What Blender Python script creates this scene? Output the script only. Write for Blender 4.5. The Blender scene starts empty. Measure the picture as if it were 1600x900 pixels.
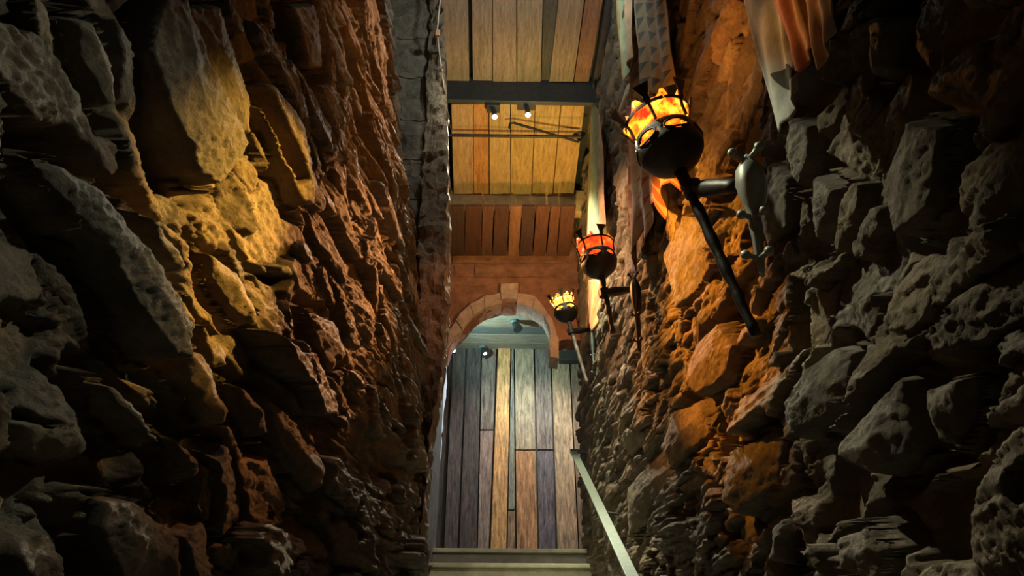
import bpy, bmesh, math, random
import numpy as np
from mathutils import Vector, Matrix

# ---------------------------------------------------------------- camera
EYE = Vector((0.0, 0.0, 1.6))
F = 1150.0
PITCH = math.radians(30.6)
YAW = math.atan(40.0 / F / math.cos(PITCH) * math.cos(PITCH) ** 2)   # the passage runs slightly left of the lens
sc = bpy.context.scene
cd = bpy.data.cameras.new('camera'); cam = bpy.data.objects.new('camera', cd)
sc.collection.objects.link(cam); sc.camera = cam
cd.sensor_width = 36; cd.lens = 36 * F / 1600; cd.clip_start = 0.02
cam.location = EYE
cam.rotation_euler = (math.pi / 2 + PITCH, 0, -YAW)
RM = cam.rotation_euler.to_matrix()

def ray(px, py):
    return RM @ Vector(((px - 800) / F, (450 - py) / F, -1.0))
def atY(px, py, Y):
    r = ray(px, py); return EYE + r * (Y / r.y)
def atX(px, py, X):
    r = ray(px, py); return EYE + r * (X / r.x)
def atZ(px, py, Z):
    r = ray(px, py); return EYE + r * ((Z - EYE.z) / r.z)

# ---------------------------------------------------------------- world, exposure
w = bpy.data.worlds.new('world'); sc.world = w; w.use_nodes = True
w.node_tree.nodes['Background'].inputs[0].default_value = (0.55, 0.65, 0.6, 1)
w.node_tree.nodes['Background'].inputs[1].default_value = 0.03
sc.view_settings.view_transform = 'Standard'; sc.view_settings.look = 'None'
sc.view_settings.gamma = 1; sc.view_settings.use_curve_mapping = False
sc.view_settings.exposure = 0.35
sc.cycles.max_bounces = 5

# ---------------------------------------------------------------- lights
def spot(name, loc, target, power, col, angle=60, blend=0.6, r=0.03):
    l = bpy.data.lights.new(name, 'SPOT'); l.energy = power; l.color = col
    l.spot_size = math.radians(angle); l.spot_blend = blend; l.shadow_soft_size = r
    o = bpy.data.objects.new(name, l); sc.collection.objects.link(o)
    o.location = loc
    o.rotation_euler = (Vector(target) - Vector(loc)).to_track_quat('-Z', 'Y').to_euler()
    return o
def point(name, loc, power, col, r=0.04):
    l = bpy.data.lights.new(name, 'POINT'); l.energy = power; l.color = col; l.shadow_soft_size = r
    o = bpy.data.objects.new(name, l); sc.collection.objects.link(o); o.location = loc
    return o
# coloured spots added in the passage without fixtures, aimed at places on the walls
def aimed(name, loc, c, e, X, power, col, blend):
    c, e, l = atX(*c, X), atX(*e, X), Vector(loc)
    ang = 2 * math.degrees((c - l).angle(e - l))
    return spot(name, loc, c, power, col, ang, blend, 0.02)
aimed('cool_spot', (-0.25, 1.75, 4.1), (1340, 590), (1175, 540), 0.76, 120, (1.0, 0.98, 0.66), 0.7)
aimed('cool_spot', (0.50, 1.15, 3.3), (140, 360), (350, 500), -0.5, 30, (0.96, 1.0, 0.76), 0.8)
aimed('amber_spot', (0.48, 1.72, 3.42), (405, 320), (230, 330), -0.5, 400, (1.0, 0.55, 0.09), 0.9)
aimed('red_spot', (0.46, 3.25, 4.1), (560, 430), (310, 520), -0.45, 470, (1.0, 0.40, 0.13), 0.9)
aimed('red_spot', (0.5, 3.0, 5.2), (560, 140), (430, 60), -0.6, 220, (1.0, 0.45, 0.18), 0.9)
aimed('orange_spot', (-0.28, 2.7, 4.0), (1075, 420), (1235, 760), 0.76, 430, (1.0, 0.34, 0.03), 0.6)
aimed('orange_spot', (-0.30, 3.9, 4.3), (1000, 520), (1085, 740), 0.76, 240, (1.0, 0.42, 0.10), 0.9)
aimed('orange_spot', (-0.32, 3.9, 4.8), (955, 400), (1005, 560), 0.76, 230, (1.0, 0.58, 0.30), 0.9)
aimed('orange_spot', (-0.25, 1.9, 3.9), (1235, 30), (1330, 60), 0.65, 45, (1.0, 0.45, 0.12), 0.8)
spot('red_spot', (0.35, 1.9, 4.5), atY(684, 500, 3.5), 55, (1.0, 0.36, 0.16), 22, 0.9, 0.02)
spot('stair_wash', (-0.1, 2.6, 6.0), (0.1, 5.6, 2.8), 120, (1.0, 0.93, 0.70), 40, 0.8, 0.03)
spot('amber_fill', (0.55, 4.3, 4.2), (0.2, 5.1, 6.0), 80, (1.0, 0.72, 0.18), 90, 0.8, 0.02)  # added fill that turns the ceiling boards golden, no fixture behind it
point('ceiling_glow', (0.25, 2.6, 5.5), 30, (0.85, 0.95, 0.85), 0.05)
# teal light of the tube lamp in the room beyond the arch, and that room's own warm lamp
_t = atY(703, 540, 6.75)
spot('jamb_fill', (0.75, 7.5, 4.9), (-0.42, 6.45, 3.7), 120, (0.72, 0.88, 1.0), 70, 0.8, 0.03)  # added cool fill without a fixture, brightens the left jamb of the arch
spot('teal_spot', (_t.x + 0.06, 6.85, _t.z), (0.5, 7.3, 5.5), 50, (0.62, 1.0, 0.90), 150, 0.8, 0.03)
spot('room_spot', (0.5, 6.7, 5.4), (0.3, 8.0, 3.3), 100, (1.0, 0.93, 0.80), 100, 0.8, 0.05)

# ---------------------------------------------------------------- helpers
def link(o, parent=None):
    sc.collection.objects.link(o)
    if parent is not None: o.parent = parent
    return o
def tag(o, label=None, cat=None, group=None, kind=None):
    if label: o['label'] = label
    if cat: o['category'] = cat
    if group: o['group'] = group
    if kind: o['kind'] = kind
    return o
def empty(name, loc, label, cat, group=None):
    o = bpy.data.objects.new(name, None); o.location = loc; o.empty_display_size = 0.05
    link(o); tag(o, label, cat, group); return o

class MB:
    def __init__(s): s.bm = bmesh.new(); s.uv = None
    def box(s, lo, hi, rot=None, piv=None, jit=0):
        lo, hi = Vector(lo), Vector(hi); c = (lo + hi) / 2
        r = bmesh.ops.create_cube(s.bm, size=1)
        for v in r['verts']:
            v.co = Vector([c[i] + v.co[i] * (hi[i] - lo[i]) for i in range(3)])
            if jit: v.co += Vector([random.uniform(-jit, jit) for _ in range(3)])
            if rot is not None: v.co = (rot @ (v.co - Vector(piv))) + Vector(piv)
        return s
    def obox(s, a, b, w, h, up=(0, 0, 1), side=None):
        a, b = Vector(a), Vector(b); z = (b - a); L = z.length; z.normalize()
        x = Vector(up).cross(z)
        if x.length < 1e-4: x = Vector((1, 0, 0))
        x.normalize(); y = z.cross(x)
        r = bmesh.ops.create_cube(s.bm, size=1); m = (a + b) / 2
        for v in r['verts']: v.co = m + x * v.co.x * w + y * v.co.y * h + z * v.co.z * L
        return s
    def tube(s, pts, r, seg=10, cap=True):
        pts = [Vector(p) for p in pts]; n = len(pts)
        rs = r if isinstance(r, (list, tuple)) else [r] * n
        t0 = (pts[1] - pts[0]).normalized(); x = t0.orthogonal().normalized(); rings = []
        for i, p in enumerate(pts):
            t = (pts[min(i + 1, n - 1)] - pts[max(i - 1, 0)]).normalized()
            x = (x - t * x.dot(t)).normalized(); y = t.cross(x)
            rings.append([s.bm.verts.new(p + (x * math.cos(a) + y * math.sin(a)) * rs[i])
                          for a in [2 * math.pi * k / seg for k in range(seg)]])
        for i in range(n - 1):
            for k in range(seg):
                s.bm.faces.new((rings[i][k], rings[i][(k + 1) % seg], rings[i + 1][(k + 1) % seg], rings[i + 1][k]))
        if cap:
            s.bm.faces.new(rings[0][::-1]); s.bm.faces.new(rings[-1])
        return s
    def lathe(s, prof, seg=28, closed=False):
        rings = []
        for (r, z) in prof:
            rings.append([s.bm.verts.new((r * math.cos(2 * math.pi * k / seg), r * math.sin(2 * math.pi * k / seg), z)) for k in range(seg)])
        n = len(rings)
        for i in range(n if closed else n - 1):
            a, b = rings[i], rings[(i + 1) % n]
            for k in range(seg):
                s.bm.faces.new((a[k], a[(k + 1) % seg], b[(k + 1) % seg], b[k]))
        return s
    def sphere(s, c, r, sc3=(1, 1, 1), seg=14):
        q = bmesh.ops.create_uvsphere(s.bm, u_segments=seg, v_segments=max(6, seg // 2), radius=1)
        for v in q['verts']: v.co = Vector(c) + Vector([v.co[i] * r * sc3[i] for i in range(3)])
        return s
    def prism(s, poly, vec):
        vec = Vector(vec); a = [s.bm.verts.new(p) for p in poly]; b = [s.bm.verts.new(Vector(p) + vec) for p in poly]
        n = len(a)
        s.bm.faces.new(a[::-1]); s.bm.faces.new(b)
        for i in range(n): s.bm.faces.new((a[i], a[(i + 1) % n], b[(i + 1) % n], b[i]))
        return s
    def build(s, name, mat, parent=None, smooth=False, bevel=0, mw=None):
        bmesh.ops.remove_doubles(s.bm, verts=s.bm.verts, dist=1e-6)
        bmesh.ops.recalc_face_normals(s.bm, faces=s.bm.faces)
        me = bpy.data.meshes.new(name); s.bm.to_mesh(me); s.bm.free()
        if smooth:
            for p in me.polygons: p.use_smooth = True
        if mat: me.materials.append(mat)
        o = bpy.data.objects.new(name, me); link(o, parent)
        if mw is not None: o.matrix_local = mw
        if bevel:
            b = o.modifiers.new('bevel', 'BEVEL'); b.width = bevel; b.segments = 2; b.limit_method = 'ANGLE'
        return o

def roughen(o, size=0.03, amp=0.012, freq=9.0):
    """breaks the straight edges of hewn stone: subdivide, then push along a noise field"""
    from mathutils import noise as mn
    bm = bmesh.new(); bm.from_mesh(o.data)
    bmesh.ops.triangulate(bm, faces=bm.faces)
    for _ in range(5):
        e = [x for x in bm.edges if x.calc_length() > size * 2]
        if not e or len(bm.verts) > 60000: break
        bmesh.ops.subdivide_edges(bm, edges=e, cuts=1, use_grid_fill=False)
        bmesh.ops.triangulate(bm, faces=[f for f in bm.faces if len(f.verts) > 4])
    for v in bm.verts:
        p = v.co
        d = Vector([mn.fractal(p * freq + Vector((k * 31.7, 0, 0)), 0.7, 2.1, 4) for k in range(3)])
        v.co = p + d * amp
    bm.to_mesh(o.data); bm.free()
    for m in list(o.modifiers): o.modifiers.remove(m)
    for p in o.data.polygons: p.use_smooth = False
    return o

# ---------------------------------------------------------------- materials
def newmat(name):
    m = bpy.data.materials.new(name); m.use_nodes = True
    nt = m.node_tree; return m, nt, nt.nodes['Principled BSDF']
def N(nt, t, **k):
    n = nt.nodes.new(t)
    for a, b in k.items():
        if a.startswith('i_'): n.inputs[a[2:].replace('_', ' ')].default_value = b
        else: setattr(n, a, b)
    return n
def ramp(nt, fac, stops):
    r = nt.nodes.new('ShaderNodeValToRGB'); e = r.color_ramp.elements
    e[0].position, e[0].color = stops[0][0], (*stops[0][1], 1)
    e[1].position, e[1].color = stops[-1][0], (*stops[-1][1], 1)
    for p, c in stops[1:-1]:
        q = e.new(p); q.color = (*c, 1)
    nt.links.new(fac, r.inputs[0]); return r.outputs[0]
def mixc(nt, fac, a, b, mode='MIX'):
    m = nt.nodes.new('ShaderNodeMix'); m.data_type = 'RGBA'; m.blend_type = mode
    for s, v in ((m.inputs[0], fac), (m.inputs[6], a), (m.inputs[7], b)):
        if hasattr(v, 'is_linked') or hasattr(v, 'links'): nt.links.new(v, s)
        elif isinstance(v, (int, float)): s.default_value = v
        else: s.default_value = (*v, 1)
    return m.outputs[2]
def coord(nt, scale=(1, 1, 1)):
    t = nt.nodes.new('ShaderNodeTexCoord'); mp = nt.nodes.new('ShaderNodeMapping')
    mp.inputs['Scale'].default_value = scale
    nt.links.new(t.outputs['Object'], mp.inputs[0]); return mp.outputs[0]
def noise(nt, vec, scale, detail=6, rough=0.6, dist=0.0):
    n = nt.nodes.new('ShaderNodeTexNoise'); n.inputs['Scale'].default_value = scale
    n.inputs['Detail'].default_value = detail; n.inputs['Roughness'].default_value = rough
    n.inputs['Distortion'].default_value = dist
    nt.links.new(vec, n.inputs['Vector']); return n.outputs[0]
def bump(nt, bsdf, h, strength, dist):
    b = nt.nodes.new('ShaderNodeBump'); b.inputs['Strength'].default_value = strength
    b.inputs['Distance'].default_value = dist
    nt.links.new(h, b.inputs['Height'])
    old = bsdf.inputs['Normal'].links
    if old: nt.links.new(old[0].from_socket, b.inputs['Normal'])
    nt.links.new(b.outputs[0], bsdf.inputs['Normal'])

def rock_material():
    m, nt, b = newmat('rough_stone')
    at = nt.nodes.new('ShaderNodeAttribute'); at.attribute_name = 'tone'
    base = ramp(nt, at.outputs['Fac'], [(0.0, (0.16, 0.135, 0.11)), (0.35, (0.27, 0.215, 0.155)),
                                        (0.6, (0.24, 0.225, 0.20)), (0.8, (0.34, 0.26, 0.175)), (1.0, (0.42, 0.37, 0.29))])
    v = coord(nt)
    n1 = noise(nt, v, 9, 8, 0.65); n2 = noise(nt, v, 60, 6, 0.7)
    c = mixc(nt, 1.0, base, ramp(nt, n1, [(0.3, (0.55, 0.5, 0.48)), (0.7, (1.15, 1.1, 1.0))]), 'MULTIPLY')
    c = mixc(nt, 1.0, c, ramp(nt, n2, [(0.3, (0.7, 0.7, 0.7)), (0.7, (1.15, 1.15, 1.15))]), 'MULTIPLY')
    nt.links.new(c, b.inputs['Base Color'])
    b.inputs['Roughness'].default_value = 0.78; b.inputs['Specular IOR Level'].default_value = 0.3
    vs = coord(nt, (1, 0.28, 1))
    bump(nt, b, n1, 0.7, 0.03)
    bump(nt, b, noise(nt, vs, 26, 8, 0.75, 0.5), 0.75, 0.03)
    bump(nt, b, noise(nt, v, 75, 8, 0.8), 0.9, 0.012)
    return m
ROCK = rock_material()

def wood(name, stops, grain=(1, 1, 1), scale=1.0, rough=0.75, knots=True):
    """grain runs along the axis whose scale is smallest; tone per board comes from its own mesh colour"""
    m, nt, b = newmat(name)
    v = coord(nt, tuple(g * scale for g in grain))
    at = nt.nodes.new('ShaderNodeAttribute'); at.attribute_name = 'tint'
    n1 = noise(nt, v, 6, 6, 0.6, 0.6); n2 = noise(nt, v, 30, 5, 0.6)
    c = ramp(nt, n1, stops)
    c = mixc(nt, 1.0, c, at.outputs['Color'], 'MULTIPLY')
    c = mixc(nt, 1.0, c, ramp(nt, n2, [(0.3, (0.65, 0.65, 0.65)), (0.65, (1.1, 1.1, 1.1))]), 'MULTIPLY')
    nt.links.new(c, b.inputs['Base Color']); b.inputs['Roughness'].default_value = rough
    b.inputs['Specular IOR Level'].default_value = 0.35
    bump(nt, b, n1, 0.5, 0.006); bump(nt, b, n2, 0.5, 0.002)
    return m
WOODY = wood('plank_wood_lengthwise', [(0.25, (0.5, 0.42, 0.36)), (0.5, (0.85, 0.78, 0.7)), (0.75, (1.1, 1.05, 1.0))], (8, 0.7, 8))
WOODX = wood('plank_wood_crosswise', [(0.25, (0.45, 0.42, 0.38)), (0.5, (0.85, 0.82, 0.78)), (0.75, (1.1, 1.08, 1.05))], (0.8, 9, 9))
WOODZ = wood('plank_wood_upright', [(0.3, (0.28, 0.28, 0.33)), (0.45, (0.7, 0.68, 0.68)), (0.56, (1.0, 0.95, 0.9)), (0.7, (1.5, 1.4, 1.3))], (7, 7, 0.9))

def plain(name, col, rough=0.6, metal=0.0, nscale=12, var=0.35, bmp=0.3, bd=0.004, spec=0.5, bs=None):
    m, nt, b = newmat(name); v = coord(nt)
    n = noise(nt, v, nscale, 6, 0.65)
    lo = tuple(c * (1 - var) for c in col); hi = tuple(min(1, c * (1 + var)) for c in col)
    nt.links.new(ramp(nt, n, [(0.3, lo), (0.7, hi)]), b.inputs['Base Color'])
    b.inputs['Roughness'].default_value = rough; b.inputs['Metallic'].default_value = metal
    b.inputs['Specular IOR Level'].default_value = spec
    if bmp: bump(nt, b, noise(nt, v, bs or nscale * 2, 7, 0.7), bmp, bd)
    return m
IRON = plain('black_iron', (0.025, 0.022, 0.02), 0.45, 0.6, 25, 0.4, 0.5, 0.003)
DARKM = plain('dark_painted_steel', (0.035, 0.04, 0.045), 0.55, 0.2, 20, 0.3, 0.1)
STEEL = plain('brushed_steel', (0.24, 0.29, 0.26), 0.42, 0.7, 30, 0.15, 0.1, 0.001)
BRACK = plain('grey_cast_iron', (0.20, 0.21, 0.19), 0.5, 0.35, 14, 0.3, 0.2, 0.003)
BLOCK = plain('dark_masonry_block', (0.105, 0.09, 0.072), 0.85, 0, 9, 0.45, 0.8, 0.02, 0.2)
PLASTER = plain('red_brown_plaster', (0.25, 0.12, 0.085), 0.85, 0, 7, 0.35, 0.6, 0.012, 0.2)
ARCHST = plain('pale_arch_stone', (0.42, 0.31, 0.28), 0.8, 0, 10, 0.3, 0.7, 0.01, 0.25)
TREAD = plain('worn_step_board', (0.36, 0.35, 0.26), 0.6, 0, 7, 0.3, 0.3, 0.003)
FLOORM = plain('dusty_floor', (0.16, 0.15, 0.13), 0.8, 0, 6, 0.3, 0.4, 0.006)
CABLE = plain('pale_cable', (0.42, 0.36, 0.28), 0.5, 0, 20, 0.1, 0)
TERRA = plain('terracotta_plastic', (0.45, 0.22, 0.13), 0.5, 0, 20, 0.1, 0)
TAN = plain('ochre_beam_wood', (0.42, 0.30, 0.15), 0.75, 0, 8, 0.3, 0.4, 0.005)

def emit(name, col, st):
    m, nt, b = newmat(name)
    b.inputs['Base Color'].default_value = (*col, 1)
    b.inputs['Emission Color'].default_value = (*col, 1); b.inputs['Emission Strength'].default_value = st
    return m
LENS = emit('lit_lens', (1.0, 0.97, 0.9), 14)
COOLGLOW = emit('lit_cool_tube', (0.85, 0.95, 1.0), 5)

def flame_material(name, hot, lo, hi, s0, s1):
    m, nt, b = newmat(name); v = coord(nt)
    n = noise(nt, v, hot, 3, 0.6, 0.4)
    nt.links.new(ramp(nt, n, [(0.36, lo), (0.52, ((lo[0] + hi[0]) / 2, (lo[1] + hi[1]) / 2, lo[2])), (0.66, hi)]), b.inputs['Emission Color'])
    r = ramp(nt, n, [(0.35, (s0,) * 3), (0.68, (s1,) * 3)])
    nt.links.new(r, b.inputs['Emission Strength'])
    b.inputs['Base Color'].default_value = (0.5, 0.1, 0.03, 1); b.inputs['Roughness'].default_value = 0.35
    return m

# ---------------------------------------------------------------- numpy noise
rng = np.random.RandomState(7)
PERM = rng.permutation(4096)
GR = rng.rand(4096) * 2 * np.pi
def perlin(x, y, seed=0):
    xi = np.floor(x).astype(int); yi = np.floor(y).astype(int); xf = x - xi; yf = y - yi
    def g(ix, iy, dx, dy):
        a = GR[PERM[(ix + PERM[(iy + seed * 131) & 4095]) & 4095]]
        return np.cos(a) * dx + np.sin(a) * dy
    u = xf * xf * xf * (xf * (xf * 6 - 15) + 10); v = yf * yf * yf * (yf * (yf * 6 - 15) + 10)
    a = g(xi, yi, xf, yf) * (1 - u) + g(xi + 1, yi, xf - 1, yf) * u
    b = g(xi, yi + 1, xf, yf - 1) * (1 - u) + g(xi + 1, yi + 1, xf - 1, yf - 1) * u
    return (a * (1 - v) + b * v) * 1.5
def fbm(x, y, octv=5, gain=0.5, seed=0, ridged=False):
    s = 0; a = 1.0; t = 0
    for o in range(octv):
        n = perlin(x * 2 ** o, y * 2 ** o, seed + o * 7)
        if ridged: n = 1 - 2 * np.abs(n)
        s = s + a * n; t += a; a *= gain
    return s / t
def sstep(a, b, x):
    t = np.clip((x - a) / (b - a), 0, 1); return t * t * (3 - 2 * t)

def poly_sdf(P, poly):
    """negative inside; P = (U, V) arrays"""
    U, V = P; d = np.full(U.shape, 1e9); inside = np.zeros(U.shape, bool); n = len(poly)
    for i in range(n):
        ax, ay = poly[i]; bx, by = poly[(i + 1) % n]
        ex, ey = bx - ax, by - ay; L = ex * ex + ey * ey + 1e-12
        t = np.clip(((U - ax) * ex + (V - ay) * ey) / L, 0, 1)
        d = np.minimum(d, (U - ax - t * ex) ** 2 + (V - ay - t * ey) ** 2)
        c = ((ay > V) != (by > V)) & (U < (bx - ax) * (V - ay) / (by - ay + 1e-12) + ax)
        inside ^= c
    d = np.sqrt(d); return np.where(inside, -d, d)

# ---------------------------------------------------------------- rough stone walls
def baseL(D, h):       # h above the eye
    p = np.interp(h, [-1.7, 0.0, 0.68, 1.4, 2.74, 4.48], [-0.36, -0.34, -0.33, -0.36, -0.56, -0.80])
    near = -0.56 - 0.03 * h
    t = sstep(0.6, 3.2, D)
    return near * (1 - t) + p * t
def baseR(D, h):
    p = np.interp(h, [-1.7, 0.5, 1.5, 3.0, 4.6], [0.80, 0.80, 0.80, 0.84, 0.86])
    return p - 0.02 * sstep(3.5, 6.0, D) * (h < 2.4)

def spacing(lo, hi, f):
    out = [lo]
    while out[-1] < hi: out.append(out[-1] + f(out[-1]))
    return np.array(out)

def rough_wall(name, base, side, ymax, traced, seed, label=None):
    R = np.random.RandomState(seed)
    us = spacing(-1.6, ymax, lambda D: 0.03 if D < 0.05 else 0.0045 * max(1, (D / 1.1)) ** 1.6)
    us[-1] = ymax
    vs = spacing(-1.65, 4.66, lambda h: 0.02 if h < -0.12 else 0.005 * max(1, h / 1.6) ** 0.9)
    U, V = np.meshgrid(us, vs, indexing='ij')
    W1 = fbm(U * 5, V * 5, 4, 0.55, seed); W2 = fbm(U * 5 + 40, V * 5 + 9, 4, 0.55, seed + 3)
    Uw = U + 0.045 * W1 + 0.012 * fbm(U * 30, V * 30, 3, 0.6, seed + 8)
    Vw = V + 0.032 * W2 + 0.009 * fbm(U * 30 + 7, V * 30, 3, 0.6, seed + 9)
    F1 = np.full(U.shape, 9.0); F2 = np.full(U.shape, 9.0); ID = np.zeros(U.shape, int)
    seeds = []
    cu, cv = 0.19, 0.095
    for iu in range(int((ymax + 2.2) / cu)):
        for iv in range(int(6.9 / cv)):
            x = -1.9 + (iu + (iv % 2) * 0.5 + R.uniform(-0.42, 0.42)) * cu
            y = -1.9 + (iv + R.uniform(-0.42, 0.42)) * cv
            big = R.rand() < 0.2
            k = R.uniform(1.3, 2.4) if big else R.uniform(0.45, 1.15)
            seeds.append((x, y, k, R.normal(0.0, 0.22) - 0.04, R.uniform(2.0, 4.6)))
    tilt = [(0, 0)] * len(seeds); hgt = np.zeros(len(seeds)); tone = np.zeros(len(seeds))
    su = R.normal(0, 0.30, len(seeds)); sv = R.normal(-0.05, 0.38, len(seeds))
    hgt = R.uniform(-0.022, 0.026, len(seeds)); tone = R.rand(len(seeds))
    for i, (x, y, k, ang, el) in enumerate(seeds):
        el = el * (1 + 0.9 * float(sstep(1.2, 2.6, x))); k = k * (1 - 0.12 * float(sstep(2.5, 4, x)))
        a = 0.088 * k * math.sqrt(el / 2); b = a / el * 1.25
        m = 2.3 * a + 0.05
        i0, i1 = np.searchsorted(us, (x - m, x + m)); 
        mv = 2.3 * max(b, a * abs(math.sin(ang))) + 0.05
        j0, j1 = np.searchsorted(vs, (y - mv, y + mv))
        if i1 <= i0 or j1 <= j0: continue
        dx = Uw[i0:i1, j0:j1] - x; dy = Vw[i0:i1, j0:j1] - y
        c, s = math.cos(ang), math.sin(ang)
        p = np.abs((dx * c + dy * s) / a); q = np.abs((-dx * s + dy * c) / b)
        d = (p ** 2.6 + q ** 2.6) ** (1 / 2.6)
        f1 = F1[i0:i1, j0:j1]; f2 = F2[i0:i1, j0:j1]; idd = ID[i0:i1, j0:j1]
        F2[i0:i1, j0:j1] = np.minimum(f2, np.maximum(f1, d))
        ID[i0:i1, j0:j1] = np.where(d < f1, i, idd)
        F1[i0:i1, j0:j1] = np.minimum(f1, d)
    sx = np.array([s[0] for s in seeds]); sy = np.array([s[1] for s in seeds]); kk = np.array([s[2] for s in seeds])
    g = np.clip(F2 - F1, 0, 2)
    du = U - sx[ID]; dv = V - sy[ID]
    H = hgt[ID] * kk[ID] + np.clip(0.6 * su[ID] * du, -0.02, 0.02) + np.clip(0.8 * sv[ID] * dv, -0.018, 0.018)
    H = H + 0.005 * (1 - np.clip(F1, 0, 1.2) ** 2)
    # chipped facets and a crusty surface
    fac = fbm(U * 14 + 3, V * 20, 4, 0.55, seed + 20, True)
    str_ = fbm(Uw * 4.5, Vw * 30, 4, 0.55, seed + 33, True)
    H = H + 0.007 * fac + 0.008 * fbm(U * 9, V * 16, 4, 0.5, seed + 31) + (0.008 + 0.012 * sstep(1.3, 3.0, U)) * str_
    edge = sstep(0.015, 0.13, g) * (1 - sstep(1.25, 1.7, F1))
    crust = 0.010 * fbm(U * 38, V * 38, 3, 0.6, seed + 5) + 0.022 * fbm(U * 8, V * 8, 3, 0.6, seed + 6)
    mort = -0.022 + crust + 0.008 * str_ - 0.03 * sstep(0.0, 0.35, fbm(U * 3, V * 3, 3, 0.5, seed + 12))
    H = mort * (1 - edge) + H * edge
    T = np.where(edge > 0.4, tone[ID], 0.55)
    cr = sstep(-0.15, 0.35, fbm(U * 3.2 + 11, V * 4.2, 3, 0.6, seed + 60))
    grit = fbm(U * 42, V * 52, 3, 0.62, seed + 61, True) - 0.3
    H = H + (0.002 + 0.0075 * cr) * grit
    # the large stones one can point at
    for (pp, up, tu, tv, tn) in traced:
        poly = []
        for (px, py) in pp:
            r = ray(px, py); X = side * 0.6
            for _ in range(6):
                t = X / r.x; X = float(base(np.array(t * r.y), np.array(t * r.z)))
            t = X / r.x; poly.append((t * r.y, t * r.z))
        pa = np.array(poly); c0 = pa.mean(0); ex = np.ptp(pa, axis=0)
        m = 0.05
        i0, i1 = np.searchsorted(us, (pa[:, 0].min() - m, pa[:, 0].max() + m))
        j0, j1 = np.searchsorted(vs, (pa[:, 1].min() - m, pa[:, 1].max() + m))
        sl = np.s_[i0:i1, j0:j1]
        sd = poly_sdf((U[sl] + 0.016 * W1[sl] + 0.004 * fac[sl], V[sl] + 0.014 * W2[sl]), poly)
        size = min(ex)
        if up < 0:
            t_ = sstep(-0.003, 0.014, -sd); H[sl] = H[sl] * (1 - t_) + (up + 0.4 * crust[sl]) * t_; continue
        q = (U[sl] - c0[0]) * tu + (V[sl] - c0[1]) * tv
        face = up + q + 0.02 * sstep(0, 0.5 * size, -sd) + 0.006 * fac[sl] + 0.007 * fbm(U[sl] * 16, V[sl] * 16, 4, 0.55, seed + 40) + (0.0015 + 0.006 * cr[sl]) * grit[sl]
        inn = sstep(0.000, 0.016, -sd)
        ring = sstep(0.0, 0.012, sd) * (1 - sstep(0.015, 0.045, sd))
        out = H[sl] * (1 - 0.9 * ring) + (-0.06) * 0.9 * ring
        H[sl] = np.where(sd < 0, (-0.045) * (1 - inn) + face * inn, np.where(sd < 0.045, np.minimum(out, H[sl] * 0 + np.maximum(out, -0.07)), H[sl]))
        T[sl] = np.where(sd < 0, tn, T[sl])
    H = H * (1 - 0.35 * sstep(2.8, 4.8, U))
    X = base(U, V) - side * H * 0.9
    n, m = U.shape
    co = np.stack([X, U, V + EYE.z], -1).reshape(-1, 3)
    idx = np.arange(n * m).reshape(n, m)
    q = np.stack([idx[:-1, :-1], idx[1:, :-1], idx[1:, 1:], idx[:-1, 1:]], -1).reshape(-1, 4)
    if side > 0: q = q[:, ::-1]
    # a back and rim so that the wall has thickness
    me = bpy.data.meshes.new(name)
    bx = side * 1.15
    ring = np.concatenate([idx[:, 0], idx[-1, 1:], idx[-2::-1, -1], idx[0, -2:0:-1]])
    rc = co[ring].copy(); rc[:, 0] = bx
    co2 = np.concatenate([co, rc]); o0 = n * m; L = len(ring)
    a = ring; b = np.roll(ring, -1); ra = o0 + np.arange(L); rb = np.roll(ra, -1)
    rim = np.stack([a, ra, rb, b], -1)
    if side > 0: rim = rim[:, ::-1]
    q = np.concatenate([q, rim])
    me.vertices.add(len(co2)); me.vertices.foreach_set('co', co2.ravel())
    me.loops.add(q.size); me.loops.foreach_set('vertex_index', q.ravel())
    me.polygons.add(len(q)); me.polygons.foreach_set('loop_start', np.arange(0, q.size, 4))
    me.polygons.foreach_set('loop_total', np.full(len(q), 4))
    me.update(calc_edges=True)
    me.polygons.foreach_set('use_smooth', np.ones(len(q), bool))
    t = me.attributes.new('tone', 'FLOAT', 'POINT')
    t.data.foreach_set('value', np.concatenate([T.ravel(), np.full(L, 0.5)]).astype(np.float32))
    me.materials.append(ROCK)
    o = bpy.data.objects.new(name, me); link(o); o['kind'] = 'structure'
    return o

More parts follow.
